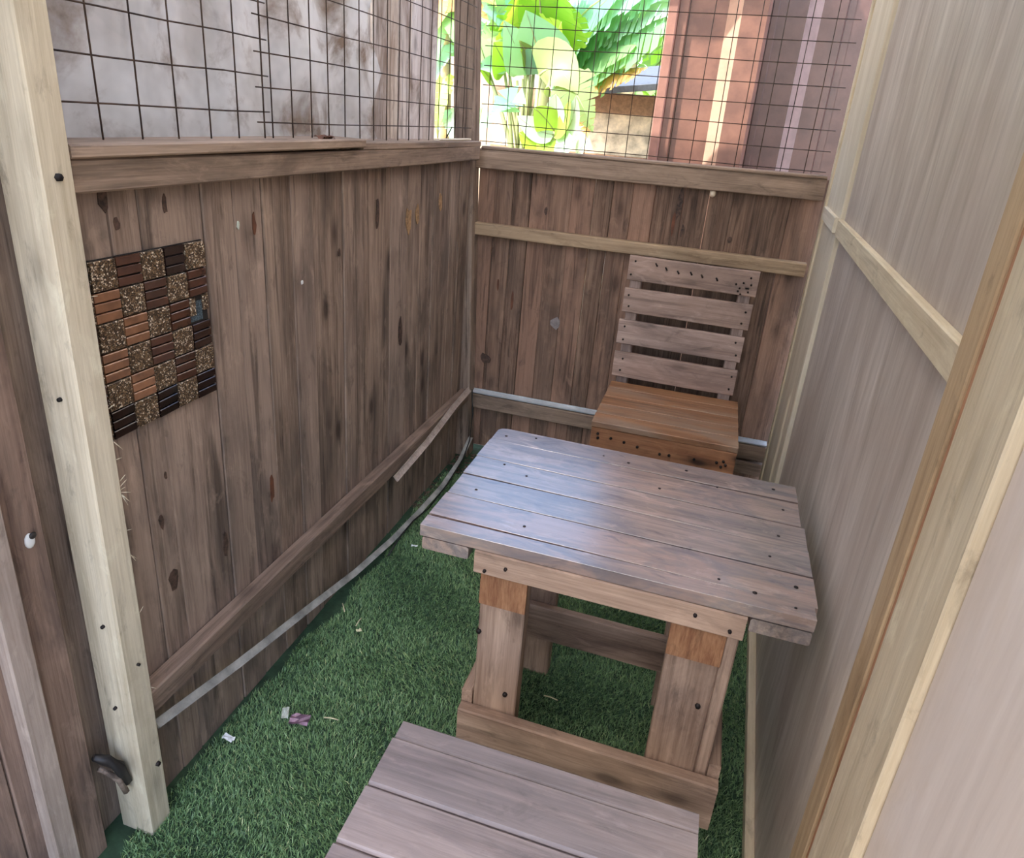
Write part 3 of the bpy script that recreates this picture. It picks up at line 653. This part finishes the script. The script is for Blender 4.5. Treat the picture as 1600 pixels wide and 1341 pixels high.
box('side_wall', (-.33, 3.201, 0), (-.30, 5.2, 2.6), M['red_steel'], cont, 'y')
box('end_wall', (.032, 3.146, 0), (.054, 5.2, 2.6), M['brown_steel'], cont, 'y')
box('top_rail', (-.335, 3.085, 2.55), (.056, 3.16, 2.65), M['red_steel'], cont, 'x')
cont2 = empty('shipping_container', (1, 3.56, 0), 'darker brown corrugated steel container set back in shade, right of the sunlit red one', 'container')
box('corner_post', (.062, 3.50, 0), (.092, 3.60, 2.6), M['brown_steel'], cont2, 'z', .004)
for k in range(5): corr(.062+k*.34, 3.56, 3.505, cont2, M['brown_steel'], M['skylit_web'], .34)
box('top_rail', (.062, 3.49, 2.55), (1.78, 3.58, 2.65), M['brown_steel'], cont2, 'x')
# cream rendered wall and the pale block building far behind
tag(box('garden_wall', (-6.5, 7.4, 0), (-2.1, 7.55, 1.95), M['plaster'], None, 'x', .01), 'smooth cream rendered wall far behind the stems', 'wall')
bld = empty('shed', (-1.3, 6.6, 0), 'pale block shed with brown bands and grey roof behind the banana leaves', 'shed')
box('wall', (-2.1, 6.3, 0), (.6, 7.2, 1.62), M['stone'], bld, 'x', .01)
box('brown_band', (-2.12, 6.27, 1.50), (.6, 6.30, 1.66), M['brown_band'], bld, 'x', .004)
box('brown_band', (-2.12, 6.275, 1.12), (.6, 6.30, 1.16), M['brown_band'], bld, 'x', .004)
board('roof', (-1.4, 6.6, 1.74), (.8, 6.6, 2.02), (0, -.2, 1), 1.2, .05, M['roof_grey'], bld)
for k in range(16):
    x0 = -2.08+k*.165
    box('wall_board', (x0, 6.262, .1), (x0+.155, 6.29, 1.10), M['yard_board'], bld, 'z', .004)

# ---- plants
def bez(p0, p1, p2, t): return p0*(1-t)**2+p1*2*t*(1-t)+p2*t*t
def leaf(name, p0, p1, p2, w, mat, parent, nrm=(0, -1, .4), n=12, fold=.18, torn=0, shape=(.5, .9), droop=0):
    """leaf blade along a bent midrib; torn blades are split into hanging strips"""
    p0, p1, p2 = Vector(p0), Vector(p1), Vector(p2); vs, fs = [], []; N0 = Vector(nrm)
    def wid(t): return w*(max(0, math.sin(math.pi*min(1, max(0, t))**shape[0])))**shape[1]
    prev = None
    for side in (1, -1):
        for i in range(n):
            ta, tb = i/n, (i+1)/n
            gap = torn*random.uniform(0, .8)/n
            hang = torn*random.uniform(-.1, .3); dz = random.uniform(.85, 1.12) if torn else 1
            def row(t, tt, full):
                c = bez(p0, p1, p2, t); d = (bez(p0, p1, p2, min(1, t+.02))-bez(p0, p1, p2, max(0, t-.02))).normalized()
                s = d.cross(N0).normalized()*side; nn = s.cross(d).normalized()*side
                if nn.dot(N0) < 0: nn = -nn
                ww = max(wid(tt)*dz, .002)
                out = []
                for k, u in enumerate((0, .5, 1)):
                    out.append(c+s*ww*u*.5+nn*(fold*ww*u*.5)+Vector((0, 0, -(hang*ww*.5+droop*ww*.5)*u*u))+(d*ww*.12*u if torn else d*ww*.06*u))
                return out
            A = row(ta, ta, 1); B = row(tb, tb, 1)
            if gap: B[2] = B[2].lerp(A[2], random.uniform(.1, .5)*torn); B[1] = B[1].lerp(A[1], random.uniform(0, .2)*torn)
            b0 = len(vs); vs += A+B
            fs += [(b0, b0+1, b0+4, b0+3), (b0+1, b0+2, b0+5, b0+4)] if side == 1 else [(b0, b0+3, b0+4, b0+1), (b0+1, b0+4, b0+5, b0+2)]
    me = bpy.data.meshes.new(name); me.from_pydata([tuple(v-p0) for v in vs], [], fs); me.update()
    if not torn:
        bm = bmesh.new(); bm.from_mesh(me); bmesh.ops.remove_doubles(bm, verts=bm.verts, dist=.0008); bm.to_mesh(me); bm.free()
    for p in me.polygons: p.use_smooth = True
    o = link(name, me, mat, parent, Matrix.Translation(p0))
    rib = tube('midrib', [bez(p0, p1, p2, t/8)+N0.normalized()*-.002 for t in range(9)], [max(.0025, .028*w*(1-t/8.6)) for t in range(9)], M['stem'], o, 5)
    return o
def Z(x, y): return (640+x/3.81, y/3.81)             # a point of the middle enlargement
def P5(x, y, Y): return ony(*Z(x, y), Y)

# clump of upright long-stemmed plant
def stems(parent, base, tops, r=.014, mat='stem', name='stem'):
    for tp in tops:
        tp = Vector(tp); mid = (Vector(base)*.45+tp*.55)+Vector((0, 0, .10))
        j = Vector((random.uniform(-.05, .05), random.uniform(-.05, .05), 0))
        tube(name, [Vector(base)+j, bez(Vector(base)+j, mid, tp, .33), bez(Vector(base)+j, mid, tp, .66), tp], [r, r*.9, r*.7, r*.5], M[mat], parent, 6)

Y1 = 4.6
pa = empty('leafy_clump', (*P5(690, 660, Y1).xy, 0), 'leafy clump of long upright green stems in front of the cream wall', 'plant')
ba = Vector((*P5(690, 660, Y1).xy, .9)); root_a = Vector((*P5(690, 660, Y1).xy, 0))
tube('rootstock', [root_a, root_a.lerp(ba, .5), ba+Vector((0, 0, .25))], [.09, .07, .05], M['stem'], pa, 8)
spec = [((470, 420), (430, 300), (400, 200), .20, 'banana_blue'), ((590, 410), (540, 330), (500, 250), .26, 'deep_leaf'), ((690, 400), (685, 350), (660, 300), .16, 'deep_leaf'),
        ((740, 420), (715, 330), (650, 240), .14, 'olive_leaf'), ((560, 390), (480, 400), (390, 400), .14, 'banana_blue'), ((700, 420), (640, 300), (560, 120), .26, 'banana_blue'),
        ((480, 470), (450, 430), (400, 380), .14, 'deep_leaf'), ((790, 440), (760, 260), (690, 60), .40, 'banana_blue')]
for a, b, c, w, m in spec:
    stems(pa, ba, [P5(*a, Y1)], .016)
    leaf('leaf', P5(*a, Y1), P5(*b, Y1-.1), P5(*c, Y1-.2), w, M[m], pa, (.2, -1, .4), fold=.25)
stems(pa, ba, [P5(x, y, Y1-.05) for x, y in ((640, 480), (710, 440), (725, 450), (675, 470))], .015)
leaf('leaf', P5(600, 640, Y1-.3), P5(640, 560, Y1-.3), P5(480, 680, Y1-.5), .22, M['banana_blue'], pa, (0, -1, .6), torn=.5)
stems(pa, ba, [P5(600, 640, Y1-.3)], .012)
leaf('leaf', P5(430, 640, Y1-.3), P5(420, 700, Y1-.3), P5(410, 800, Y1-.3), .2, M['banana_blue'], pa, (.2, -1, .2), torn=.4)

# banana plant with the large torn leaves (right)
Y2 = 5.0
pbn = empty('banana_plant', (*P5(830, 600, Y2).xy, 0), 'tall banana plant with broad bright yellow green leaves in the middle', 'plant')
rb_ = Vector((*P5(830, 600, Y2).xy, 0)); tb = P5(800, 330, Y2)
tube('trunk', [rb_, rb_.lerp(tb, .4), rb_.lerp(tb, .8), tb], [.10, .085, .06, .035], M['stem'], pbn, 8)
for a, b, c, w, m, tr in (((800, 330), (785, 120), (760, -160), .62, 'banana_lit', .15), ((790, 340), (700, 60), (640, -40), .50, 'banana_lit', .2), ((800, 320), (820, 60), (930, -140), .60, 'banana_lit', .2),
                          ((800, 400), (850, 250), (905, 130), .50, 'banana_lit', .1), ((800, 320), (660, 40), (430, 60), .44, 'banana_blue', .4), ((790, 330), (600, 120), (420, 260), .40, 'banana', .5),
                          ((800, 300), (640, -80), (420, -120), .40, 'banana', .5)):
    leaf('leaf', P5(*a, Y2), P5(*b, Y2-.15), P5(*c, Y2-.3), w, M[m], pbn, (.1, -1, .35), n=14, torn=tr, fold=.2)
pc = empty('banana_plant', (*P5(1250, 600, 5.7).xy, 0), 'large banana plant with wide torn blue green leaves and dry tips, beside the container', 'plant')
Y3 = 5.7; rc = Vector((*P5(880, 500, Y3).xy, 0)); tc_ = P5(880, 380, Y3)
tube('trunk', [rc, rc.lerp(tc_, .5), tc_], [.13, .11, .06], M['trunk'], pc, 8)
for a, b, c, w, m, tr, dr in (((880, 360), (1060, 150), (1620, 80), .62, 'banana', .9, .9), ((900, 330), (1010, 130), (1290, -100), .70, 'banana_blue', .45, .2), ((880, 360), (1000, -60), (1500, -120), .75, 'banana_blue', .6, .3),
                              ((900, 370), (1150, 190), (1560, 210), .46, 'banana', .9, .7), ((900, 380), (1050, 270), (1350, 270), .40, 'banana', .9, .7), ((890, 340), (900, 60), (960, -200), .6, 'deep_leaf', .4, .1), ((900, 300), (1250, -60), (1640, 30), .5, 'banana_blue', .8, .5), ((900, 300), (1200, -160), (1640, -80), .6, 'banana_blue', .6, .4),
                              ((960, 400), (1100, 370), (1360, 440), .34, 'dry_leaf', 1.0, .8), ((980, 430), (1150, 420), (1420, 400), .20, 'dry_leaf', 1.0, .9), ((930, 420), (1000, 430), (1120, 540), .22, 'dry_leaf', 1.0, .8),
                              ((900, 360), (1250, 120), (1600, 190), .5, 'banana', .9, 1.0)):
    leaf('leaf', P5(*a, Y3), P5(*b, Y3-.3), P5(*c, Y3-.6), w, M[m], pc, (.0, -.8, .7), n=24, torn=tr*.8, fold=.1, droop=dr, shape=(.55, .6))
# big drooping olive leaf
pd = empty('drooping_leaf_plant', (*P5(760, 600, 4.3).xy, 0), 'plant with one large olive leaf folding over and drooping right', 'plant')
stems(pd, Vector((*P5(740, 700, 4.3).xy, 0)), [P5(770, 450, 4.3)], .02)
leaf('leaf', P5(770, 450, 4.3), P5(880, 330, 4.25), P5(1000, 560, 4.2), .34, M['olive_leaf'], pd, (.3, -1, .3), torn=0)
leaf('leaf', P5(900, 440, 4.25), P5(1010, 540, 4.2), P5(1090, 790, 4.15), .26, M['olive_leaf'], pd, (.3, -1, .3), torn=.5)
leaf('leaf', P5(1000, 600, 4.25), P5(1040, 660, 4.2), P5(1060, 820, 4.15), .16, M['dry_leaf'], pd, (.3, -1, .3), torn=.9)
# round pale leaved shrub right behind the rail
Y4 = 3.7
pe = empty('round_leaf_shrub', (*P5(830, 800, Y4).xy, 0), 'young shrub with round pale green leaves just behind the back rail', 'shrub')
rb2 = Vector((*P5(840, 800, Y4).xy, 0)); tp2 = P5(850, 800, Y4)
tube('stem', [rb2, rb2.lerp(tp2, .5), tp2], [.02, .016, .010], M['stem'], pe, 6)
for a, b, c, w, m in (((860, 800), (760, 800), (640, 690), .13, 'calotropis_pale'), ((860, 780), (830, 720), (740, 640), .15, 'calotropis'), ((870, 830), (760, 880), (650, 790), .16, 'calotropis'), ((860, 810), (920, 780), (955, 590), .085, 'calotropis'),
                      ((870, 830), (980, 790), (990, 570), .10, 'calotropis_pale'), ((860, 770), (880, 660), (870, 560), .12, 'calotropis_pale'), ((860, 850), (930, 880), (990, 830), .13, 'calotropis_pale'), ((860, 850), (820, 890), (760, 930), .13, 'calotropis'),
                      ((990, 920), (1020, 880), (1055, 840), .09, 'calotropis_pale')):
    leaf('leaf', P5(*a, Y4), P5(*b, Y4-.05), P5(*c, Y4-.1), w, M[m], pe, (random.uniform(-.3, .3), -1, .35), fold=.15, n=10, shape=(.75, .75))
# banana left of the corner post
Y5 = 4.9
pf = empty('banana_plant', (*P5(230, 600, Y5).xy, 0), 'slim banana plant with pale trunk seen left of the corner post', 'plant')
rf = Vector((*P5(232, 600, Y5).xy, 0)); tf = P5(215, -60, Y5)
tube('trunk', [rf, rf.lerp(tf, .5), tf], [.07, .06, .04], M['trunk'], pf, 8)
for a, b, c, w, m in (((220, 250), (190, 280), (160, 480), .16, 'banana_blue'), ((215, 420), (180, 480), (165, 820), .17, 'calotropis'), ((220, 0), (180, -10), (150, 200), .2, 'dry_leaf'), ((230, 100), (250, 60), (280, 300), .16, 'banana'), ((230, 640), (180, 660), (170, 780), .12, 'banana_blue'),
                      ((230, 650), (250, 700), (250, 850), .14, 'banana_blue'), ((235, -20), (300, -60), (470, 120), .26, 'dry_leaf'), ((235, -20), (380, -120), (520, 40), .22, 'banana_lit'), ((230, 20), (180, 100), (150, 420), .16, 'banana')):
    leaf('leaf', P5(*a, Y5), P5(*b, Y5-.1), P5(*c, Y5-.2), w, M[m], pf, (.2, -1, .3), torn=.3)
# backdrop greenery: far bananas beyond the wall
for k, (zx, zy, Y, lab) in enumerate(((120, 260, 9.9, 'far banana plant beyond the cream wall, leftmost of the far ones'), (520, 160, 9.9, 'far banana plant beyond the cream wall, second of the far ones from left'), (900, 110, 10.1, 'far banana plant behind the shed, third of the far ones from left'), (1350, 60, 10.0, 'far banana plant behind the shed, rightmost of the far ones'))):
    b0 = P5(zx, zy, Y); r_ = empty('banana_plant', (b0.x, Y, 0), lab, 'plant', 'far banana plants')
    tube('trunk', [(b0.x, Y, 0), (b0.x+.05, Y, 1.2), (b0.x, Y, 2.6)], [.14, .12, .07], M['trunk'], r_, 8)
    for q in range(11):
        an = q*2*math.pi/11+k; el = random.uniform(.2, 1.2); ln = random.uniform(1.3, 2.0)
        p0 = Vector((b0.x, Y, random.uniform(1.7, 2.6))); d = Vector((math.cos(an), math.sin(an)*.7, 0))
        leaf('leaf', p0, p0+d*ln*.5+Vector((0, 0, ln*el*.7)), p0+d*ln*.95+Vector((0, 0, ln*(el-.75)*.5)), .55, M[random.choice(['banana', 'banana_blue', 'banana_lit', 'banana'])], r_, (d.x*.2, -.7, .7), n=12, torn=.6, droop=.3)
